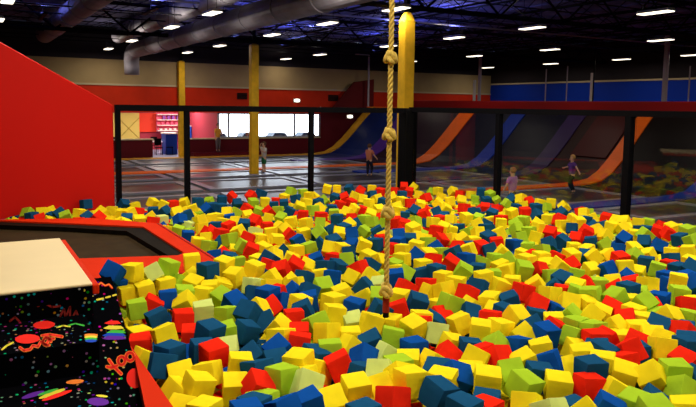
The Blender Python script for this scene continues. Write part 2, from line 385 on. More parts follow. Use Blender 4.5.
q=at(369,55,1,36.9); m=MB(); m.bar((q[0],36.9,1.62),(q[0],36.9,q[2]),.06,grey,8); m.bar((q[0]-1.0,36.9,q[2]),(q[0],36.9,q[2]),.04,grey,8)
o=m.build('pole'); tag(o,'thin grey pole with a short top arm beside the dark red end wall','pole')
# ================================================================ WINDOWS, ARCADE ROOM, OUTSIDE
wf=mat('window frame grey',(.35,.38,.42),.5); glass('window glass')
def window(n,x0,x1,mull):
    t=bpy.data.objects.new('window_%d'%n,None); COL.objects.link(t); t.location=((x0+x1)/2,YW,-.3); t['kind']='structure'
    m=MB()
    for a,b in (((x0,YW+.02,-.3),(x1,YW+.12,-.22)),((x0,YW+.02,1.08),(x1,YW+.12,1.15)),((x0,YW+.02,-.3),(x0+.08,YW+.12,1.15)),((x1-.08,YW+.02,-.3),(x1,YW+.12,1.15))): m.box(a,b,wf)
    m.build('window_frame',t)
    for x in mull: m=MB(); m.box((x-.05,YW+.02,-.22),(x+.05,YW+.12,1.08),wf); m.build('mullion',t)
    m=MB(); m.box((x0+.08,YW+.06,-.22),(x1-.08,YW+.07,1.08),'window glass'); m.build('pane',t)
window(1,12.9,15.2,[13.55]); window(2,15.25,19.5,[17.75])
# outside: bright overcast sky, pale car park, parked cars
sky=mat('overcast sky',(.80,.90,1.0),.5,emit=6)
m=MB(); m.box((11,52,-1.2),(34,52.1,7),sky); o=m.build('sky_backdrop'); o['kind']='structure'
m=MB(); m.box((12.95,38.1,-1.8),(34,52,-1.72),mat('pale asphalt',(.5,.55,.62),.8)); struct(m,'ground_outside')
for i,(x,cn,c) in enumerate([(15.6,'grey-blue',(.3,.4,.55)),(17.9,'pale blue',(.25,.42,.7)),(20.2,'silver',(.7,.75,.8)),(22.5,'maroon',(.35,.08,.12)),(24.8,'steel blue',(.12,.25,.5))]):
    y=46; z=-1.72; b=mat('car paint %d'%i,c,.3,emit=0); t=thing('car','%s car parked outside the windows'%cn,'car',(x,y,z),'parked cars')
    m=MB(); m.prism([(-1.05,.35),(-1.05,.8),(-.95,.95),(.85,.95),(1.05,.75),(1.05,.35)],1,y-.75,y+.75,b); mb=m; mb.v=[(vx+x,vy,vz+z) for vx,vy,vz in mb.v]; mb.build('body',t,bevel=.05)
    m=MB(); m.prism([(-.8,.95),(-.5,1.35),(.3,1.35),(.65,.95)],1,y-.62,y+.62,mat('car glass',(.12,.2,.32),.3)); m.v=[(vx+x,vy,vz+z) for vx,vy,vz in m.v]; m.build('cabin',t,bevel=.04)
    for sx in (-.65,.65):
        for sy in (-.76,.6): m=MB(); m.bar((x+sx,y+sy,z+.24),(x+sx,y+sy+.16,z+.24),.24,black,16); m.build('wheel',t)
# arcade room beyond the opening
fl=mat('arcade floor',(.25,.28,.42),.35)
m=MB(); m.box((4,38.1,FZ-.1),(12.9,45,FZ),fl); struct(m,'floor_arcade')
m=MB(); m.box((4,45,FZ),(12.9,45.2,2.2),mat('arcade wall',(.45,.05,.08),.6)); m.box((3.8,38.1,FZ),(4,45.2,2.2),MAT['arcade wall']); m.box((12.9,38.1,FZ),(12.95,45.2,2.2),MAT['arcade wall']); struct(m,'wall_arcade')
m=MB(); m.box((3.8,38.1,2.2),(12.95,45.2,2.3),beige); struct(m,'ceiling_arcade')
for x,y in ((7,41),(10.5,41),(12.2,42)):
    t=thing('ceiling_light','square lit panel light in the arcade room ceiling','ceiling light',(x,y,2.15),'arcade room lights')
    m=MB(); m.box((x-.4,y-.4,2.14),(x+.4,y+.4,2.19),fixm); m.build('frame',t)
    m=MB(); m.box((x-.35,y-.35,2.12),(x+.35,y+.35,2.14),mat('arcade tube',(1,.93,.8),.5,emit=3)); m.build('diffuser',t)
    L=bpy.data.lights.new('arcade_glow','AREA'); L.size=.7; L.energy=130; L.color=(1,.93,.82); lo=bpy.data.objects.new('arcade_glow',L); COL.objects.link(lo); lo.location=(x,y,2.1)
def wallrect(px0,px1,py0,py1,Y,th,ma,name,label,cat,**k):
    a=at(px0,py1,1,Y); b=at(px1,py0,1,Y); m=MB(); m.box((a[0],Y-th,a[2]),(b[0],Y,b[2]),ma); o=m.build(name,**k)
    if label: tag(o,label,cat)
    return o
yb=at(118,139,1,44.9); yt=at(139,113,1,44.9)
t=thing('wall_panel','yellow wall panel with a thin diagonal cross, left in the arcade room','wall panel',((yb[0]+yt[0])/2,44.9,yb[2]))
m=MB(); m.box((yb[0]-.5,44.85,yb[2]-.3),(yt[0],45,yt[2]),mat('yellow panel',(.72,.58,.14),.6)); m.build('board',t)
m=MB()
for s in (0,1): m.bar((yb[0],44.83,yb[2] if s else yt[2]-.3),(yt[0],44.83,yt[2]-.3 if s else yb[2]),.02,mat('ochre line',(.45,.33,.06),.6),6)
m.build('cross_line',t)
wallrect(139,158,113,132,44.95,.08,mat('poster red',(.85,.06,.03),.6),'poster','bright red board on the arcade room wall beside the yellow panel','board')
pk=mat('poster pink',(.85,.12,.22),.6); lt=mat('pale prize box',(.85,.75,.7),.6)
a=at(157,132,1,44.4); b=at(204,113,1,44.4); t=thing('prize_shelf','pink prize shelf filled with pale boxes on the arcade room wall','shelf',(a[0],44.4,a[2]))
m=MB(); m.box((a[0],44.5,a[2]),(min(b[0],12.5),44.6,b[2]),pk); m.build('back_panel',t)
for k in range(4): z=a[2]+(b[2]-a[2])*(.05+k*.28); m=MB(); m.box((a[0],44.2,z),(min(b[0],12.5),44.5,z+.05),lt); m.build('shelf_board',t)
for k in range(13):
    x=a[0]+.15+(min(b[0],12.4)-a[0])*k/14; zz=a[2]+(b[2]-a[2])*(.05+.28*(k%3))+.05; hh=.12+.12*((k*7)%3)/2; m=MB(); m.box((x,44.22,zz),(x+.16,44.4,zz+hh),[lt,pk,mat('prize violet',(.3,.08,.4),.6)][k%3])
    o=m.build('prize_box'); tag(o,'small %s boxed prize standing on the pink shelf in the arcade room'%('pale','pink','violet')[k%3],'box','prizes on the pink shelf')
# blue counter, white table, stools
def boxthing(lo,hi,ma,name,label,cat,bev=.02,topm=None):
    t=thing(name,label,cat,((lo[0]+hi[0])/2,(lo[1]+hi[1])/2,lo[2])); m=MB(); m.box(lo,(hi[0],hi[1],hi[2]-.06),ma); m.build('body',t,bevel=bev)
    m=MB(); m.box((lo[0]-.04,lo[1]-.04,hi[2]-.06),(hi[0]+.04,hi[1]+.04,hi[2]),topm or lt); m.build('top',t); return t
bl=mat('blue counter',(.01,.06,.42),.45)
a=at(166,156,1,40.2); b=at(174,133,1,40.2); boxthing((a[0],40.2,FZ),(b[0]+.2,41.2,b[2]),bl,'prize_counter','tall blue counter in the arcade opening left of the yellow column','counter')
a=at(189,138,1,43.6); boxthing((a[0],43.0,FZ),(12.8,43.6,.25),bl,'prize_counter','blue counter below the pink prize shelf','counter')
a=at(154,148,1,41)
t=thing('table','white table in the arcade opening','table',(a[0]+.3,41.2,FZ)); m=MB(); m.box((a[0]-.5,40.9,-.68),(a[0]+1.0,41.6,-.62),lt); m.build('tabletop',t)
for sx in (-.4,.9):
    for sy in (40.95,41.5): m=MB(); m.bar((a[0]+sx,sy,FZ),(a[0]+sx,sy,-.68),.03,lt,8); m.build('leg',t)
t0=None
for k,(dx,yy) in enumerate([(-2.2,40.2),(-1.5,40.5),(-.9,40.1),(.1,40.3),(.7,40.3),(-1.8,42.6),(.4,42.5)]):
    x=a[0]+dx
    if t0 is None:
        t0=t=thing('chair','','chair'); 
        m=MB(); m.box((-.2,-.2,.42),(.2,.2,.47),black); m.build('seat',t); m=MB(); m.box((-.2,.16,.55),(.2,.2,.95),black); m.build('backrest',t)
        for sx in (-.17,.17):
            for sy in (-.17,.17): m=MB(); m.bar((sx,sy,0),(sx,sy,.95 if sy>0 else .42),.018,black,6); m.build('leg',t)
    else: t=copy_tree(t0)
    t.location=(x,yy,FZ); tag(t,'small black cafe chair around the white table in the arcade room','chair','black cafe chairs')
# vents, wall lamps
for px,py,l in ((242,96,'left'),(333,98,'right')):
    a=at(px-5,py+3,1,YW); b=at(px+5,py-3,1,YW); t=thing('wall_vent','dark louvred vent high on the far red wall, %s of the two'%l,'vent',((a[0]+b[0])/2,YW-.03,a[2]))
    m=MB(); m.box((a[0],YW-.04,a[2]),(b[0],YW-.001,b[2]),mat('vent dark',(.05,.015,.01),.6)); m.build('frame',t)
    for k in range(4): z=a[2]+(b[2]-a[2])*(k+.5)/4; m=MB(); m.box((a[0]+.03,YW-.06,z-.015),(b[0]-.03,YW-.04,z+.015),black); m.build('louvre',t)
def wlamp(px,py,r,Y,l):
    a=at(px,py,1,Y); t=thing('wall_lamp',l,'wall lamp',tuple(a)); m=MB(); m.box((a[0]-r,Y-.06,a[2]-r*.5),(a[0]+r,Y,a[2]+r*.5),fixm); m.build('housing',t)
    m=MB(); m.ball((a[0],Y-.08,a[2]),(r*.9,.08,r*.45),tube); m.build('lens',t,smooth=True)
wlamp(296.5,100.5,.22,YW,'small oval lit lamp on the far red wall above the windows')
wlamp(349.5,116.5,.22,37.1,'small lit lamp below the dark red end wall')
# ================================================================ FENCE
def fence(name,P,Q,posts,w,label,z1=1.54,corner=True,extra=None):
    t=thing(name,label,'fence',((P[0]+Q[0])/2,(P[1]+Q[1])/2,-.02)); m=MB(); edge(P,Q,-.05,.05,z1,z1+.10,black,m); m.build('top_rail',t)
    m=MB(); edge(P,Q,-.05,.05,-.30,-.24,black,m); m.build('bottom_rail',t)
    for (x,y),ww in zip(posts,w): m=MB(); m.box((x-ww,y-ww,-.3),(x+ww,y+ww,z1),black); m.build('post',t)
    return t
pa=[(at(px,150,1,11.4)[0],11.4) for px in (118,187,311)]; pa[0]=(2.2,11.4)
fence('pit_fence',A0,A1,pa,(.04,.042,.042),'black steel fence along the far side of the foam pit, left of the corner post')
Pn=np.array([B1[1]-A1[1],-(B1[0]-A1[0]),0.]); pb=[tuple(on_plane(px,160,(*A1,0),Pn)[:2]) for px in (498,628)]+[(11.6,1.46)]
tb=fence('pit_fence',A1,B1,pb,(.05,.058,.06),'black steel fence along the right side of the foam pit, from the corner post',1.56)
glass('fence acrylic')
d=Vector((B1[0]-A1[0],B1[1]-A1[1],0)).normalized()
pts=[A1]+pb+[B1]
for i in range(3):
    p=Vector((*pts[i],0))+d*.1; q=Vector((*pts[i+1],0))-d*.1; m=MB(); edge((p.x,p.y),(q.x,q.y),-.006,.006,-.24,1.55,'fence acrylic',m); o=m.build('clear_panel',tb); o['label']='clear acrylic panel'
m=MB(); m.box((7.74,11.32,-.02),(8.04,11.6,1.62),blackpad); o=m.build('corner_post',bevel=.03); tag(o,'wide black padded post at the fence corner below the yellow column','post')
# ================================================================ RED DECK WITH NEAR TRAMPOLINE
DZ=.05
def zp(px,py,z=DZ): p=at(px,py,2,z); return (p[0],p[1])
bed=[(-1.2,10.15),zp(0,223.5),zp(60,225.5),zp(127,229.5),zp(168,253.5),zp(78,256.5),(-1.2,7.6)]
rim=[(-1.2,10.45),zp(0,220.5),zp(70,223.2),zp(143,226.5),zp(184,252.5),zp(178,255.2),zp(78,258.5),(-1.2,7.45)]
dk=[(-1.9,6.32),(2.3,6.32),(2.3,9.2),(1.55,10.05),(-.1,10.6),(-1.9,10.6)]
def ring(m,inner,outer,z0,z1,ma):
    bm=bmesh.new(); 
    from mathutils.geometry import tessellate_polygon
    loops=[[Vector((*p,0)) for p in outer],[Vector((*p,0)) for p in inner]]; tr=tessellate_polygon(loops); al=outer+inner; n=len(al)
    vs=[(*p,z1) for p in al]+[(*p,z0) for p in al]; fs=[tuple(f) for f in tr]+[tuple(n+i for i in f)[::-1] for f in tr]
    for base,L in ((0,len(outer)),(len(outer),len(inner))):
        for i in range(L): a=base+i; b=base+(i+1)%L; fs.append((a,b,n+b,n+a))
    bm.free(); m.add(vs,fs,ma)
t=thing('pit_trampoline','black near trampoline set in red padding beside the foam pit','trampoline',(.6,8.7,PZ))
m=MB(); ring(m,rim,dk,PZ,DZ,red_pad); m.build('surround_pad',t)
m=MB(); ring(m,bed,rim,DZ-.14,DZ-.02,mat('dark spring cover',(.007,.005,.003),.6,noise=.4,scale=14,spec=.03)); m.build('spring_cover',t)
m=MB(); m.prism([tuple(p) for p in bed],2,DZ-.12,DZ-.08,mat('woven mat',(.028,.018,.007),.6,noise=.25,scale=5,spec=.03)); m.build('bed',t)
# seam piping on the red pads
m=MB(); m.bar((2.27,6.35,DZ),(2.27,9.18,DZ),.012,mat('seam red',(.35,.01,.005),.5),6); m.bar((-1.9,6.36,DZ),(2.27,6.36,DZ),.012,MAT['seam red'],6); m.build('piping',t)
# ================================================================ CARPETED STEPS WITH CREAM PLATFORM PAD
carpet('arcade carpet'); cream=mat('cream vinyl',(.74,.60,.34),.5,noise=.04,scale=2)
CM={'red':mat('carpet red',(.80,.02,.012),.85),'orange':mat('carpet orange',(.85,.22,.03),.85),'yellow':mat('carpet yellow',(.75,.65,.05),.85),'green':mat('carpet green',(.05,.45,.05),.85),
    'blue':mat('carpet blue',(.01,.06,.5),.85),'purple':mat('carpet purple',(.12,.02,.35),.85),'dim':mat('carpet dim red',(.22,.015,.012),.85)}
st=thing('carpeted_steps','carpeted steps with neon space pattern and cream padded top, beside the foam pit','steps',(0,4.6,PZ))
m=MB(); m.box((-1.2,4.60,.485),(.71,6.28,.505),cream); m.build('top_pad',st,bevel=.008)
m=MB(); m.box((.712,4.62,.42),(.755,6.28,.487),red_pad); m.build('edge_pad',st,bevel=.01)
m=MB(); m.prism([(6.28,PZ),(6.28,.485),(4.595,.485),(4.63,.30),(4.05,.30),(4.08,.10),(3.45,.10),(3.48,-.1),(2.9,-.1),(2.9,PZ)],0,-1.2,.655,'arcade carpet'); m.box((.655,4.62,PZ),(.71,6.28,.485),'arcade carpet'); msteps=m
m=MB(); 
m=MB(); m.prism([(.62,2.2),(.94,2.2),(.94,4.6),(.918,4.6),(.918,4.36),(.80,3.55)],2,-.02,.05,red_pad); o=m.build('edge_pad',st); o['label']='red pad'
# carpet motifs (flat pile of the carpet, each on its own face)
def flat(m,pts,pl,ma,lift=.0015):
    n=np.array(pl[1],float); n/=np.linalg.norm(n); P=[on_plane(x,y,pl[0],n)+n*lift for x,y in pts]; m.add(P,[tuple(range(len(P)))],ma)
def ell(cx,cy,rx,ry,rot=0,n=20): 
    c,s=math.cos(rot),math.sin(rot); return [(cx+rx*math.cos(t)*c-ry*math.sin(t)*s,cy+rx*math.cos(t)*s+ry*math.sin(t)*c) for t in [2*math.pi*i/n for i in range(n)]]
def ribbon(m,pts,w,pl,ma,lift):
    for (a,b) in zip(pts[:-1],pts[1:]):
        dx,dy=b[0]-a[0],b[1]-a[1]; L=math.hypot(dx,dy) or 1; nx,ny=-dy/L*w,dx/L*w
        flat(m,[(a[0]+nx,a[1]+ny),(b[0]+nx,b[1]+ny),(b[0]-nx,b[1]-ny),(a[0]-nx,a[1]-ny)],pl,ma,lift)
    for p in pts: flat(m,ell(p[0],p[1],w,w,0,10),pl,ma,lift)
def script(m,strokes,pl,w=1.5,a='red',b='orange'):
    for s in strokes: ribbon(m,s,w,pl,CM[b],.002)
    for s in strokes: ribbon(m,s,w*.62,pl,CM[a],.004)
T1=((0,4.3,.30),(0,0,1)); T2=((0,3.8,.10),(0,0,1)); R1=((0,4.615,.37),(0,-1,0)); CK=((.8,5.02,.385),(0,-.743,1.42))
def arc(cx,cy,r,a0,a1,n=9,ry=None): return [(cx+r*math.cos(math.radians(a0+(a1-a0)*i/n)),cy-(ry or r)*math.sin(math.radians(a0+(a1-a0)*i/n))) for i in range(n+1)]
m=msteps
flat(m,ell(44,325.5,11,4,-.05),T1,CM['red'],.004); flat(m,ell(27.5,339.5,12.5,4.6,-.05),T1,CM['red'],.004)
script(m,[[(20,348),(24,351),(30,350),(33,346),(38,347),(41,342),(46,345),(49,340),(54,339)],[(42,336),(50,335),(62,337)],arc(47,342,4,0,300)],T1,1.6)
ribbon(m,[(2,350),(7,346),(13,343)],.9,T1,CM['yellow'],.003)
for k,c in enumerate(('orange','yellow','green','blue')): flat(m,ell(91,335.5+k*2.0,7-k*.4,1.5),T1,CM[c],.0025+.0006*k)
ribbon(m,[(57,328),(63,326),(70,327)],.7,T1,CM['yellow'],.003); ribbon(m,[(68,326),(75,324),(84,326)],.7,T1,CM['green'],.003)
flat(m,ell(52,394,14,2.0,-.35),T2,CM['yellow'],.002); flat(m,ell(48,392.5,11,1.4,-.32),T2,CM['green'],.003); flat(m,ell(57,396,16,2.0,-.33),T2,CM['red'],.0035)
flat(m,ell(75,382,9,2.2,-.1),T2,CM['orange'],.002); flat(m,ell(33,395,12,2.2,-.3),T2,CM['purple'],.0015); flat(m,ell(98,402,11,4,.05),T2,CM['purple'],.002); flat(m,ell(102,396.5,6,1.2,.1),T2,CM['yellow'],.003)
for s in ([(60,316),(64,309),(66,319)],[(66,316),(70,307),(70,320)],[(72,318),(76,311),(79,318)],[(38,306),(44,303),(52,307),(60,306)],[(10,321),(15,317),(20,322)]): ribbon(m,s,1.0,R1,CM['dim'],.002)
flat(m,ell(80,290.5,5.5,2.2,-.1),R1,CM['yellow'],.002); flat(m,ell(76,291.5,5,2.2,-.1),R1,CM['blue'],.0025)
m.build('steps_carpet',st)
m=MB(); m.prism([(5.15,PZ),(5.15,.33),(5.10,.41),(5.02,.385),(3.6,-.358),(3.5,PZ)],0,.66,.915,'arcade carpet')
script(m,[[(109,360),(113,366),(117,370),(121,374)],[(107,367),(112,368),(117,366)],arc(121.5,361,3.6,0,340,10,4.2),arc(130,357,4.0,0,340,10,4.2)],CK,1.9)
flat(m,[(x,y) for x,y in ell(135,378.5,8.5,10) if 1],CK,CM['red'],.003)
for a,b in (((97,300),(103,298.8)),((106,297.8),(110,296.8)),((113,295.8),(116,295))): ribbon(m,[a,b],.9,CK,CM['yellow'],.003)
for k,(c,yy,x0,x1) in enumerate((('red',322.5,104,121),('yellow',327.5,103,124),('green',332,106,126),('blue',335,102,126),('purple',338,102,126))): flat(m,[(x0,yy+1),(x0+6,yy-1.8),(x1-3,yy-1.4),(x1,yy+1.3),(x1-8,yy+2.2),(x0+4,yy+2)],CK,CM[c],.002+.0005*k)
script(m,[[(89,288),(92,284),(97,286),(101,283),(105,286),(109,284.5),(112,288)]],CK,1.0,'orange','red')
m.build('cheek_carpet',st)
# ================================================================ FOAM CUBES
C=.149
def foam_mesh(key,var):
    bm=bmesh.new(); bmesh.ops.create_cube(bm,size=C)
    bmesh.ops.bevel(bm,geom=list(bm.edges),offset=.009,segments=2,affect='EDGES',profile=.6)
    bmesh.ops.subdivide_edges(bm,edges=[e for e in bm.edges if e.calc_length()>.1],cuts=2,use_grid_fill=True)
    rs=np.random.RandomState(var*7+3); bx,by,tw,sg=rs.uniform(-.5,.5,4)*(.0,.6,1.,1.6)[var%4]
    h=C/2
    for v in bm.verts:
        x,y,z=v.co/h; v.co.x+=h*.10*bx*(1-z*z); v.co.y+=h*.10*by*(1-x*x); a=tw*.12*z; xx,yy=v.co.x,v.co.y
        v.co.x=xx*math.cos(a)-yy*math.sin(a); v.co.y=xx*math.sin(a)+yy*math.cos(a); v.co.z+=h*.10*sg*x*y
    me=bpy.data.meshes.new('foam_cube'); bm.to_mesh(me); bm.free(); me.materials.append(MAT[FOAM[key][0]])
    for p in me.polygons: p.use_smooth=True
    try: me.set_sharp_from_angle(angle=math.radians(50))
    except Exception: pass
    return me
CUBES='b246406t364406y586405m551404y183403y205403r485403t575403l655403y687402b284401t463401b608401r393400t254399y527397t486396l635396b309396l263394y332394t438394t653394y617392y177391y235389l683389y356387y382387y558387r589387y198384r258384l524384m307382y410382y487382y442380l282379t693379y470377t362376b456376y623376y303376y400376y182375y652375t539374l675374l511372y208371m380371t437371t258370y317369y567368t591368t162366r340366y240366l398366t276362y433362y602362r624362y299361y408361y525361b549361r683361y144359b364357m387357y475357r498357t314356b185356t253356r446354t637354y583354r483353r214352t170352l330352y577352t603352t202349b279349t597349r630349m228348y542348b414347t470347r141346y350346y452346l495346l500346y662346t687346b519345r299342t372342r635342y665341t687341r596339r605339y622339r192337y281337y652337y165336y350336l575336l392336y139335r299335l226334y523334y327333b546332r682332t246332t210331y480331m436331r556329l594329y638329t683329y500327t532326t657326y279326y413326y615326y371324y460324l576324y390323r420323y669323t264322l317322m353321t433321y554321t158320r183320y642320r294319r626319y421318r490318l688317l227316t536316y516316y670316r441316y334315l571315l658315y591314t470313y600312y633312m204312t248311y495311t504311b554310l137309y258309t303309t380309r399309r269307r609307r651307b354306y470306y438306r152304t417304r536304y586304r687304y692304b287303y185302y300302l450302y569302b234301y333301l644301y631301y491300t510300b168299b309299b659299y364297y399297l222296l379296l616296y550295l679295y202294b268294l591294l184293t254293r276293l638293y128292b294292y430292r467292r564292y342292r523292l576292t308291y145289r405289y444289r617289t628289y210288t554287y130287l323286t364286t478286l598286y271286y575286y499285y221285b123284y165284m253284m379284y295284r426284y536284r586284b670284y142283l179283y193283y456283r632283y648283y512282y239282y289282y613282b690282b118282y202280y678280t562279l380278y127278y190277y271277t304277y352277y443277y484277b667277b687277b626277b332276b396276m168275y234275y320275y370275l493275l552275r249274t421274l576274t259273l405273m153272y637272b113271y132270y399270t436270l463270y507270t208269r281269t477269r539269y591269y254268l523268l657268t678268r359268b607268t690267l168266t337266t325266y306266y501266y625266r269265r294265t370265l394265y423265y559265y546265r669265y224264r571264y192262l238262r400262r450262l482262t646262y381261y690261y258260l509260y526260b317259l347259r433259r334258y402258b466258l495258r620258t229258t269258y291258t671258y541257r556257b214256y368256t586256r531256r223255y274255b415255y571255y594255l634255y607255y428254y522254y648254t349252l441252t454252y502252y673252y236251t283251y296250l542250y587250y688250r251249y403249t490249y468249y263248y329248y342248r394248b618248b436248r458248y633248l309247l528247y574247y416246r481246t470246l209245l243245y364245b659245b352244b514244t222243t319243t375243t549243l605243y198242l428242r497242b398242t334241y473241t591241t644241b298240t562240y277239r382239t410239r440239y463239l692239l230238y259238y450238r576238t680238y207238r247238b624238y385237y416237t488237l520237y536236b188235b399235y605235r290234t317234y635234l645234r221233y304233y339233b352233y498233r211232l468232r207232y271232l320232y478232r550232r668232m255232t693232y238231l364231t378231r586231l529231l178230t329230r436230y451230r657230t647230y169230l687230y597230y285229t639229l517228y678228y627228y475228y413228b162228t459228t486228t344228y539227t572227y202227y279227y443227y623227y671227r229226t215226r267226t594226t602226y612226m188225l177224t244224y349224t354224r404224t426224y478224l516224y536224y563224t486224y125223y223222y501222y638222l648222y120222y306222y236222l320222l384222y050221r079221r153221y291221l372221r395221l415221y433221y579221y624221y139220r255220y491220l523220t585220y616220r041219y105219m162219b180219y200219t127219l364219r440219y451219r501219r559219y212218t337218b230218r352218r380218l478218y548218y572218y591218t088217r098217y216217y268217l281217y466217r606217t052217y151216r321216t444216t032216l066216y093216y248215t405215t188214r303214y370214t537214y122213l334213r424213t492213l028213t060213y080213r139212y177212y227212t562212y512212y584212y041212y102212y130212l236212y347212y383212t474212l589212y050211t153211t165211t289211l258211r269211t437211r525211r581211y112210l278210r363210y399210t415210l313209y379209b207208r247208y354208r497208y446208y193208y319208t332208t221207r464207r485207y398207t516207t536207l546207y135206t213206y299206y564206t274205t124204y163204r173204r340204y420204y523204t237203t284203l507203t086203y153202r410202y438202y184202l253202y306202t318202r351202y369202y551202y540202t198201l209201y265201r276201t383201r529201l324200y402200y450200t486200l497200y461200t222199l475198t296198y362198y377198t512198y521198y284197t335197r345197r426197r231196y314196y392196y441196r251195y309195y355195t372194t402194y419194r460194y471194l490194t261193l303192l431192l291191r380191r409191y453191t481191r360190r395190y438190y327188y337188t349188y372188y414187r404186'
import re
hand=[]
HINT=[(183,320,8,-3,0),(192,337,0,-2,-10),(167,299,5,2,5),(137,309,10,5,0),(158,320,15,18,0),(204,311,0,5,-5),(287,303,10,-12,25),(294,319,10,3,5),(299,335,0,0,-12),
(264,322,20,25,20),(246,332,35,-20,0),(226,334,5,8,-5),(227,316,45,0,10),(282,379,42,0,8),(235,389,3,-3,-15),(240,366,0,-8,0),(212,371,5,5,10),(162,368,5,-12,20),(141,346,0,3,-5),
(165,336,15,18,10),(558,387,8,-4,-5),(623,376,3,-12,-15),(589,387,35,0,5),(480,331,0,-5,-5),(460,324,30,20,0),(371,324,10,-15,10),(334,315,10,-8,5),(327,333,45,0,20),(452,346,30,-20,0),
(329,351,5,3,5),(340,366,10,25,0),(393,400,45,0,25),(387,357,15,-30,20),(364,376,45,-10,10),(410,382,35,0,5),(470,377,5,-3,-8),(487,382,3,-5,-5),(438,394,50,-20,0),(507,356,35,-20,5),
(577,351,30,-15,0),(637,354,20,5,0),(675,374,20,0,0),(523,291,40,-10,10),(192,262,5,3,0),(598,286,20,0,0),(679,295,20,-5,0),(417,304,10,-20,-10),(408,290,20,-25,20),(550,295,45,0,15),(611,376,10,-15,0)]
def pit_ok(x,y,mg=.1):
    if y>11.4-mg or y<-3: return False
    if y>10.6: 
        if x<-.3: return False
    elif y>9.3:
        if x<2.3-(y-9.2)*.9+mg: return False
    elif y>6.32-mg: 
        if x<2.3+mg: return False
    elif x<(.8 if y>5.3 else .97)+mg: return False
    dx,dy=B1[0]-A1[0],B1[1]-A1[1]; t=(y-A1[1])/dy; return x<A1[0]+dx*t-mg-.12
for c,a,b in re.findall(r'([a-z])(\d{3})(\d{3})',CUBES):
    px,py=float(a),float(b); qx,qy=px,py
    if not any(abs(q[0]-px)<3.5 and abs(q[1]-py)<3.5 for q in HINT): py+=.011*(py-100)*(3.2 if py>392 else 1)
    z=float(RNG.uniform(-.03,.045))
    p=at(px,py,2,z)
    if (c=='y' and abs(px-192)<3 and abs(py-262)<3) or (c=='t' and abs(px-207)<3 and abs(py-269)<3): p=at(px,py,2,.13)
    elif not pit_ok(p[0],p[1],.08):
        if px<425 and p[1]>11.2: p=at(px,py,1,11.28)
        elif px>=400: p=on_plane(px,py,(A1[0]-.22,A1[1],0),Pn)
        elif py<224: p=at(px,py,1,10.75)
        elif py<262: p=at(px,py,0,2.42)
        elif py<300: p=at(px,py,1,6.2)
        else: p=at(px,py,0,1.07)
    hand.append([c,p,qx,qy])
# keep cubes from sitting inside one another: slide each along its own line of sight a little
P=np.array([h[1] for h in hand]); D=P-CC; dist=np.linalg.norm(D,axis=1); D/=dist[:,None]; off=np.zeros(len(P))
for it in range(60):
    Q=P+D*off[:,None]; diff=Q[:,None]-Q[None]; L=np.linalg.norm(diff,axis=2)+np.eye(len(P))*9
    near=(L<.162); push=np.where(near,(.162-L)*.3*np.sign(np.einsum('ijk,ik->ij',diff,D)+1e-9),0).sum(1); off=np.clip(off+push,-.22,.22)
P=P+D*off[:,None]
for i,h in enumerate(hand):
    x,y,z=P[i]; 
    if 2.1<x<2.75 and 6.2<y<9.4 and z>-.05 and not(z>.12): P[i]=CC+(P[i]-CC)*((-.05-CC[2])/(z-CC[2]))
    elif z<-.06: P[i]=CC+(P[i]-CC)*((-.06-CC[2])/(z-CC[2]))
    h[1]=P[i]
def rndrot(k=None):
    q=Quaternion((0,0,1),random.uniform(0,math.pi/2)); ax=Vector((random.gauss(0,1),random.gauss(0,1),0)).normalized()
    return Quaternion(ax,math.radians(min(50,abs(random.gauss(0,30)))))@q
hand.sort(key=lambda h:prj(h[1])[2])
meshes={(k,v):foam_mesh(k,v) for k in FOAM for v in range(4)}
IND=[h for h in hand][:300]; REST=hand[300:]
# words that tell each cube from its neighbours
def zone(x,y):
    if x<150 and y>275: return 'beside the carpeted steps'
    if x<245 and y<262: return 'by the red trampoline pads'
    if x<245 and y<300: return 'in front of the red pads'
    if 345<x<432 and y<345: return 'around the rope end'
    if x>600 and y>350: return 'in the bottom right corner'
    if x<300 and y>350: return 'at the bottom left of the pit'
    if y>350: return 'at the front edge, below the rope' if x<450 else 'at the front, right of the rope'
    if x>610: return 'at the right side of the photo'
    if x<345: return 'left of the rope' if y>290 else 'well left of the rope'
    return 'right of the rope' if x<520 else 'far right of the rope'
pp=[(prj(h[1])[0],prj(h[1])[1]) for h in hand]
def neigh(i,dx,dy):
    x,y=pp[i]; s=24*(y-90)/290; best=None
    for j,(a,b) in enumerate(pp):
        if j==i: continue
        u,v=a-x,b-y; al=u*dx+v*dy; pe=abs(u*dy-v*dx)
        if al>.3*s and pe<al*.95 and al<2.4*s:
            q=al+pe*.8
            if best is None or q<best[0]: best=(q,hand[j][0])
    return CW[best[1]] if best else None
used={}
def lab(i,mode):
    c=CW[hand[i][0]]; z=zone(*pp[i]); L,R,B,Fr=[neigh(i,*d) for d in ((-1,0),(1,0),(0,-1),(0,1))]
    bits=[]
    if mode==0: bits=[('%s left',L),('%s right',R),('%s behind',B)]
    if mode==1: bits=[('%s left',L),('%s right',R),('%s in front',Fr)]
    if mode==2: bits=[('%s left',L),('%s right',R),('%s behind',B),('%s in front',Fr)]
    if mode==3: bits=[('%s left',L),('%s right',R),('%s behind',B),('%s diagonally behind',neigh(i,-.707,-.707))]
    if mode==4: bits=[('%s right',R),('%s behind',B),('%s in front',Fr),('%s diagonally right',neigh(i,.707,.707))]
    if mode==5: bits=[('%s left',L),('%s right',R),('%s diagonally front-right',neigh(i,.707,.707)),('%s diagonally back-right',neigh(i,.707,-.707))]
    if mode==6: bits=[('%s left',L),('%s in front',Fr),('%s diagonally front-left',neigh(i,-.707,.707)),('%s diagonally back-right',neigh(i,.707,-.707))]
    if mode>=2: z=z.replace('at the front edge, ','in front ').replace(' of the photo','').replace('the bottom','bottom').replace('at the','at')
    s='%s cube %s, '%(c,z)+', '.join(f%v for f,v in bits if v)
    return s.strip(', ')
labs={}
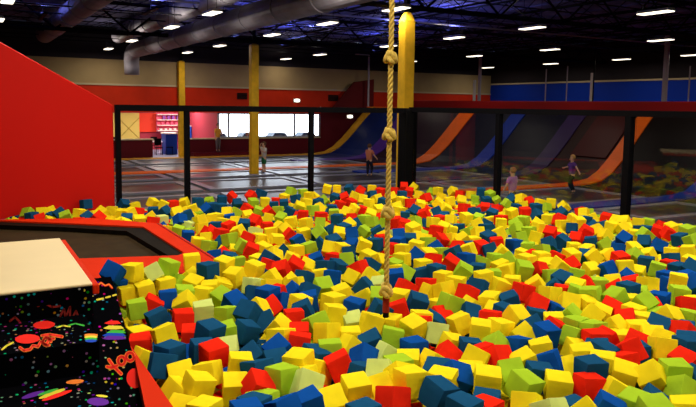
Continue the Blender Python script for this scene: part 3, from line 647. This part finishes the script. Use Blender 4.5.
alll=[[lab(i,mo) for mo in range(7)] for i in range(len(IND))]
taken=set()
for i in range(len(IND)):
    ch=None
    for mo in range(7):
        s=alll[i][mo]
        if sum(1 for q in alll if q[mo]==s)==1 and len(s.split())<=16 and s not in taken: ch=s; break
    if ch is None:
        for mo in (6,5,2,3,4,1,0):
            if len(alll[i][mo].split())<=16: ch=alll[i][mo]; break
    taken.add(ch); labs[i]=ch
def hint(px,py):
    for hx,hy,ya,ro,pi_ in HINT:
        if abs(hx-px)<3.5 and abs(hy-py)<3.5:
            v=Vector(ray(px,py)); az=math.atan2(v.y,v.x); hd=Vector((v.x,v.y,0)).normalized(); rt=hd.cross(Vector((0,0,1)))
            return Quaternion(hd,math.radians(-ro))@Quaternion(rt,math.radians(-pi_))@Quaternion((0,0,1),az+math.radians(ya))
    return None
NH=0
dup={}
for i in labs: dup.setdefault(labs[i],[]).append(i)
for k,v in dup.items():
    if len(v)==2:
        for i,wd in zip(sorted(v,key=lambda i:-pp[i][1]),('nearer','farther')): labs[i]=wd+' '+(k if len(k.split())<16 else k.rsplit(',',1)[0])
for i,(c,p,px,py) in enumerate(IND):
    o=bpy.data.objects.new('foam_cube',meshes[(c,random.randrange(4))]); COL.objects.link(o)
    o.location=p; o.rotation_mode='QUATERNION'; h_=hint(px,py); NH+=h_ is not None; o.rotation_quaternion=h_ or rndrot(); s=random.uniform(.97,1.06); o.scale=(s,s,s)
    tag(o,labs[i],'foam cube','foam cubes in the pit')
# the smaller looking rest of the pile
order=list(FOAM); base={k:np.array([v.co[:] for v in meshes[(k,1)].vertices]) for k in FOAM}; bf=[list(p.vertices) for p in meshes[('y',1)].polygons]
LO=bmesh.new(); bmesh.ops.create_cube(LO,size=C); bmesh.ops.bevel(LO,geom=list(LO.edges),offset=.01,segments=1,affect='EDGES'); lv=np.array([v.co[:] for v in LO.verts]); lf=[[v.index for v in f.verts] for f in LO.faces]; LO.free()
V=[];Fc=[];Mi=[]
def put(c,p,hi=True,rot=None):
    vv,ff=(base[c],bf) if hi else (lv,lf)
    q=(rot or rndrot()).to_matrix(); R=np.array(q); k=len(V) and sum(len(a) for a in V); 
    global NV
    V.append(vv@R.T*random.uniform(.96,1.06)+np.array(p)); Fc.extend([[NV+j for j in f] for f in ff]); Mi.extend([order.index(c)]*len(ff)); NV+=len(vv)
NV=0
for c,p,px,py in REST: put(c,p)
bag='y'*38+'l'*14+'m'*2+'r'*17+'t'*20+'b'*9
nf=0
for layer,(z0,st_) in enumerate(((-.15,.158),(-.31,.17))):
    y=1.0
    while y<11.35:
        x=-.6
        while x<11.9:
            X=x+random.uniform(-.05,.05); Yv=y+random.uniform(-.05,.05)
            if pit_ok(X,Yv,.13):
                u,v,zz=prj((X,Yv,z0))
                if X<2.7 and 6.1<Yv<9.4 and layer==0: z0=-.2
                else: z0=(-.15,-.31)[layer]
                if zz>.5 and -160<u<860 and v<560: put(random.choice(bag),(X,Yv,z0+random.uniform(-.03,.03)+( -.04 if v>300 and layer==0 else 0)),hi=v>250 and layer==0 and v<450); nf+=1
            x+=st_
        y+=st_
me=bpy.data.meshes.new('foam_cube_pile'); me.from_pydata(np.concatenate(V).tolist(),[],Fc)
for k in order: me.materials.append(MAT[FOAM[k][0]])
me.polygons.foreach_set('material_index',Mi); me.update()
o=bpy.data.objects.new('foam_cube_pile',me); COL.objects.link(o)
tag(o,'smaller looking foam cubes filling the rest of the pit','foam cubes',kind='stuff',group='foam cubes in the pit')
# ================================================================ ROPE
ropem=mat('manila rope',(.60,.42,.085),.8,noise=.25,scale=60); RX,RY=2.795,4.3
rp=thing('climbing_rope','thick knotted manila climbing rope hanging over the foam pit','rope',(RX,RY,.0))
zbot,ztop=.24,4.9
for k in range(3):
    m=MB(); pts=[]; n=int((ztop-zbot)/.018)
    for i in range(n+1):
        z=zbot+(ztop-zbot)*i/n; a=z/.13*2*math.pi+k*2*math.pi/3; pts.append((RX+.012*math.cos(a),RY+.012*math.sin(a),z))
    m.sweep(pts,.0100,ropem,8); m.build('rope_strand',rp,smooth=True)
for i,py in enumerate((57,134,212,290)):
    z=at(389,py,1,RY)[2]; m=MB(); rk=.034
    pts=[(RX+rk*math.cos(t)*(1+.1*math.sin(3*t)),RY+rk*math.sin(t),z+.028*math.sin(2*t)) for t in [2*math.pi*j/28 for j in range(28)]]
    m.sweep(pts,.022,ropem,8,close=True)
    pts=[(RX+.03*math.sin(t+.6),RY+.032*math.cos(t),z+.038*math.cos(t+.4)) for t in [2*math.pi*j/28 for j in range(28)]]
    m.sweep(pts,.020,ropem,8,close=True); m.build('knot',rp,smooth=True)
m=MB(); m.bar((RX,RY,.10),(RX,RY,.25),.026,mat('dark red tape',(.25,.015,.01),.5),12); m.build('tape_wrap',rp)
m=MB(); m.bar((RX,RY,.0),(RX,RY,.10),.024,blackpad,12); m.build('rope_end',rp)
# ================================================================ PEOPLE
skin=mat('skin',(.62,.36,.24),.55)
def skinned(name,J,E,root,ma,parent,sub=2):
    keys=list(J); me=bpy.data.meshes.new(name); me.from_pydata([J[k][:3] for k in keys],[(keys.index(a),keys.index(b)) for a,b in E],[])
    o=bpy.data.objects.new(name,me); COL.objects.link(o); me.materials.append(ma)
    mod=o.modifiers.new('skin','SKIN'); mod.use_smooth_shade=True
    if len(me.skin_vertices)==0: 
        bm=bmesh.new(); bm.from_mesh(me); bm.verts.layers.skin.verify(); bm.to_mesh(me); bm.free()
    for i,k in enumerate(keys):
        d=me.skin_vertices[0].data[i]; d.radius=(J[k][3],J[k][4] if len(J[k])>4 else J[k][3]); d.use_root=(k==root)
    s=o.modifiers.new('sub','SUBSURF'); s.levels=sub; s.render_levels=sub
    if parent: o.parent=parent
    return o
def person(loc,h,face,label,hair,shirt,pants,pose,shoes=(.05,.05,.06),sleeve=True,child=True,group=None):
    """face: heading in degrees about z; pose overrides joints given as fractions of the height (x right, y forward, z up)"""
    t=thing('person',label,'person',loc); t.rotation_euler=(0,0,math.radians(face))
    hs=1.22 if child else 1.0
    J={'pel':(0,0,.50,.078,.060),'wst':(0,0,.60,.066,.052),'chest':(0,.005,.72,.078,.058),'neck':(0,.005,.815,.030,.030),'head':(0,.01,.87,.040*hs,.045*hs),'crown':(0,.008,.93,.044*hs,.050*hs),'top':(0,.0,.965,.030*hs,.032*hs)}
    for s,n in ((-1,'l'),(1,'r')):
        J.update({n+'sh':(s*.095,0,.775,.032),n+'el':(s*.125,.0,.62,.022),n+'wr':(s*.14,.03,.49,.015),n+'pm':(s*.142,.035,.455,.018,.010),
          n+'hip':(s*.048,0,.47,.052),n+'kn':(s*.052,.01,.27,.034),n+'an':(s*.055,-.005,.05,.020),n+'to':(s*.06,.075,.018,.018)})
    J.update({k:(tuple(v)+tuple(J[k][3:]) if len(v)==3 else v) for k,v in pose.items() if k!='long'})
    for n in 'lr':
        s=-1 if n=='l' else 1; w_=Vector(J[n+'wr'][:3]); p=Vector(J[n+'pm'][:3]); d=(p-w_).normalized(); a=d.orthogonal().normalized() if abs(d.y)>.9 else d.cross(Vector((1,0,0))).normalized()
        cd=d.cross(a)
        for k in range(4):
            q0=p+d*.012+a*(k-1.5)*.009; L=(.030,.036,.034,.026)[k]
            J[n+'f%da'%k]=(*q0,.0048); J[n+'f%db'%k]=(*(q0+d*L*.55+cd*.004),.0044); J[n+'f%dc'%k]=(*(q0+d*L*.95+cd*.012),.0038)
        q0=w_+d*.010+a*.014; J[n+'ta']=(*q0,.0055); J[n+'tb']=(*(q0+d*.018+a*.014),.005); J[n+'tc']=(*(q0+d*.034+a*.018),.0042)
    J={k:tuple(x*h for x in v) for k,v in J.items()}
    E=[('pel','wst'),('wst','chest'),('chest','neck'),('neck','head'),('head','crown'),('crown','top')]
    for n in 'lr':
        E+=[('chest',n+'sh'),(n+'sh',n+'el'),(n+'el',n+'wr'),(n+'wr',n+'pm'),('pel',n+'hip'),(n+'hip',n+'kn'),(n+'kn',n+'an'),(n+'an',n+'to'),(n+'wr',n+'ta'),(n+'ta',n+'tb'),(n+'tb',n+'tc')]
        for k in range(4): E+=[(n+'pm',n+'f%da'%k),(n+'f%da'%k,n+'f%db'%k),(n+'f%db'%k,n+'f%dc'%k)]
    skinned('body',J,E,'pel',skin,t,2)
    def sub(keys,edges,root,k,name,ma,low=None):
        JJ={a:(*J[a][:3],*[r*k+.006*h for r in J[a][3:]]) for a in keys}
        if low: JJ.update(low)
        skinned(name,JJ,edges,root,ma,t,2)
    mid=lambda a,b,f,r:(*[J[a][i]*(1-f)+J[b][i]*f for i in range(3)],r*h)
    low={}
    for n in 'lr': low[n+'sl']=mid(n+'sh',n+'el',.8,.040)
    low['hem']=(*J['pel'][:2],J['pel'][2]-.02*h,.104*h,.086*h); low['col']=mid('chest','neck',.72,.036)
    sub(['wst','chest','lsh','rsh'],[('hem','wst'),('wst','chest'),('chest','col'),('chest','lsh'),('chest','rsh'),('lsh','lsl'),('rsh','rsl')],'chest',1.32,'shirt',shirt,low)
    lo2={}; full=pose.get('long',True)
    sub(['pel','lhip','rhip','lkn','rkn'],[('pel','lhip'),('pel','rhip'),('pel','wb'),('lhip','lkn'),('rhip','rkn')]+([('lkn','lcf'),('rkn','rcf')] if full is True else []),'pel',1.2,'trousers' if full is True else 'shorts',pants,
        {**({n+'cf':mid(n+'kn',n+'an',.9,.027) for n in 'lr'} if full is True else {}),'wb':mid('pel','wst',.5,.07)})
    for n in 'lr':
        a,b=Vector(J[n+'an'][:3]),Vector(J[n+'to'][:3]); m=MB(); c=(a*.35+b*.65); m.ball(tuple(c+Vector((0,0,.004*h))),(.026*h,.052*h,.02*h),mat('shoe %d'%int(shoes[0]*100),shoes,.6)); m.build('shoe',None,smooth=True).parent=t
    hd=Vector(J['crown'][:3]); r=.052*hs*h
    m=MB(); vs=[];
    m.ball((hd.x,hd.y-.010*h,hd.z+.004*h),(r*1.06,r*1.10,r*1.12),hair); 
    # open the hair cap over the face
    keep=[i for i,f in enumerate(m.f) if not (np.mean([m.v[j][1] for j in f])>hd.y+.018*h and np.mean([m.v[j][2] for j in f])<hd.z+.022*h) and np.mean([m.v[j][2] for j in f])>hd.z-.045*h]
    m.f=[m.f[i] for i in keep]; m.m=[m.m[i] for i in keep]; o=m.build('hair',None,smooth=True); o.parent=t; so=o.modifiers.new('t','SOLIDIFY'); so.thickness=.006*h
    fy=J['head'][1]+.055*hs*h
    m=MB()
    for s in (-1,1): m.ball((s*.018*h,fy-.006*h,hd.z-.028*h),.0055*h,mat('eye dark',(.02,.015,.012),.3),8,6)
    m.build('eye',None,smooth=True).parent=t
    m=MB(); m.ball((0,fy,hd.z-.042*h),(.007*h,.010*h,.012*h),skin,8,6); m.build('nose',None,smooth=True).parent=t
    m=MB(); m.ball((0,fy-.005*h,hd.z-.062*h),(.014*h,.005*h,.003*h),mat('lips',(.45,.13,.11),.5),8,6); m.build('mouth',None,smooth=True).parent=t
    for s in (-1,1): m=MB(); m.ball((s*.050*hs*h,J['head'][1]-.002*h,hd.z-.036*h),(.007*h,.012*h,.018*h),skin,8,6); m.build('ear',None,smooth=True).parent=t
    return t
blond=mat('blond hair',(.55,.30,.10),.7); brown=mat('brown hair',(.10,.045,.02),.7)
K=at(264,173,2,FZ+.03)
person(tuple(K),1.38,100,'child in pale shirt and green shorts, hands raised to the head',brown,mat('pale shirt',(.55,.50,.46),.8),mat('green shorts',(.02,.13,.05),.8),
  {'long':False,'rel':(.19,.04,.83),'rwr':(.08,.07,.92),'rpm':(.05,.07,.945),'lel':(-.15,.06,.66),'lwr':(-.07,.13,.72),'lpm':(-.05,.14,.745)} ,shoes=(.03,.03,.03))
K=at(369,177,2,FZ+.03)
person(tuple(K),1.42,-60,'child in orange and grey top with dark trousers, stepping behind the rope',brown,mat('rust shirt',(.50,.16,.08),.8),mat('dark trousers',(.015,.015,.03),.8),
  {'lel':(-.14,.1,.70),'lwr':(-.10,.2,.76),'lpm':(-.09,.23,.78),'rel':(.15,.02,.66),'rwr':(.2,.08,.58),'rpm':(.21,.1,.55),'rkn':(.055,.08,.28),'ran':(.06,.02,.07),'rto':(.06,.1,.03)})
Kz=at(514.5,168,1,14.2)
person((Kz[0]-.05,14.2,FZ+.03),Kz[2]-FZ-.0,10,'child in lilac shirt seen from behind, close behind the fence',mat('light brown hair',(.28,.14,.07),.7),mat('lilac shirt',(.46,.20,.44),.8),MAT['dark trousers'],
  {'lel':(-.16,.03,.63),'lwr':(-.15,.1,.52),'lpm':(-.15,.12,.49),'rel':(.16,.03,.63),'rwr':(.16,.1,.53),'rpm':(.16,.12,.5)})
K=at(571,195,2,FZ+.03)
person(tuple(K),1.42,70,'blond child in purple shirt and black trousers running on the court',blond,mat('purple shirt',(.10,.035,.22),.8),mat('black trousers',(.008,.008,.01),.8),
  {'lel':(-.21,.0,.70),'lwr':(-.30,-.02,.60),'lpm':(-.32,-.02,.57),'rel':(.19,.02,.68),'rwr':(.26,.07,.66),'rpm':(.285,.08,.655),'lkn':(-.05,.09,.28),'lan':(-.05,-.02,.10),'lto':(-.05,.03,.04),'rkn':(.05,-.02,.27),'ran':(.05,-.12,.09),'rto':(.05,-.06,.03)})
K=at(218,152,1,37.5)
m=MB(); m.box((K[0]-1.5,37.25,FZ),(K[0]+3.2,YW-.06,K[2]-.005),maroon); o=m.build('walkway'); tag(o,'low dark maroon walkway step under the adult in orange','walkway')
tp=at(218,123,1,37.5)
person((K[0],37.5,K[2]),tp[2]-K[2],200,'adult in orange shirt and grey trousers standing by the far half wall',brown,mat('orange shirt',(.80,.36,.04),.8),mat('grey trousers',(.12,.10,.11),.8),{'lel':(-.13,.06,.63),'lwr':(-.08,.14,.62),'lpm':(-.05,.15,.62)},child=False)
K=at(247,134,1,39.5)
person((K[0],39.5,-1.72),1.7,180,'person in dark clothing seen through the window left of the yellow column',brown,mat('dark jacket',(.02,.025,.05),.8),MAT['dark trousers'],{},child=False)
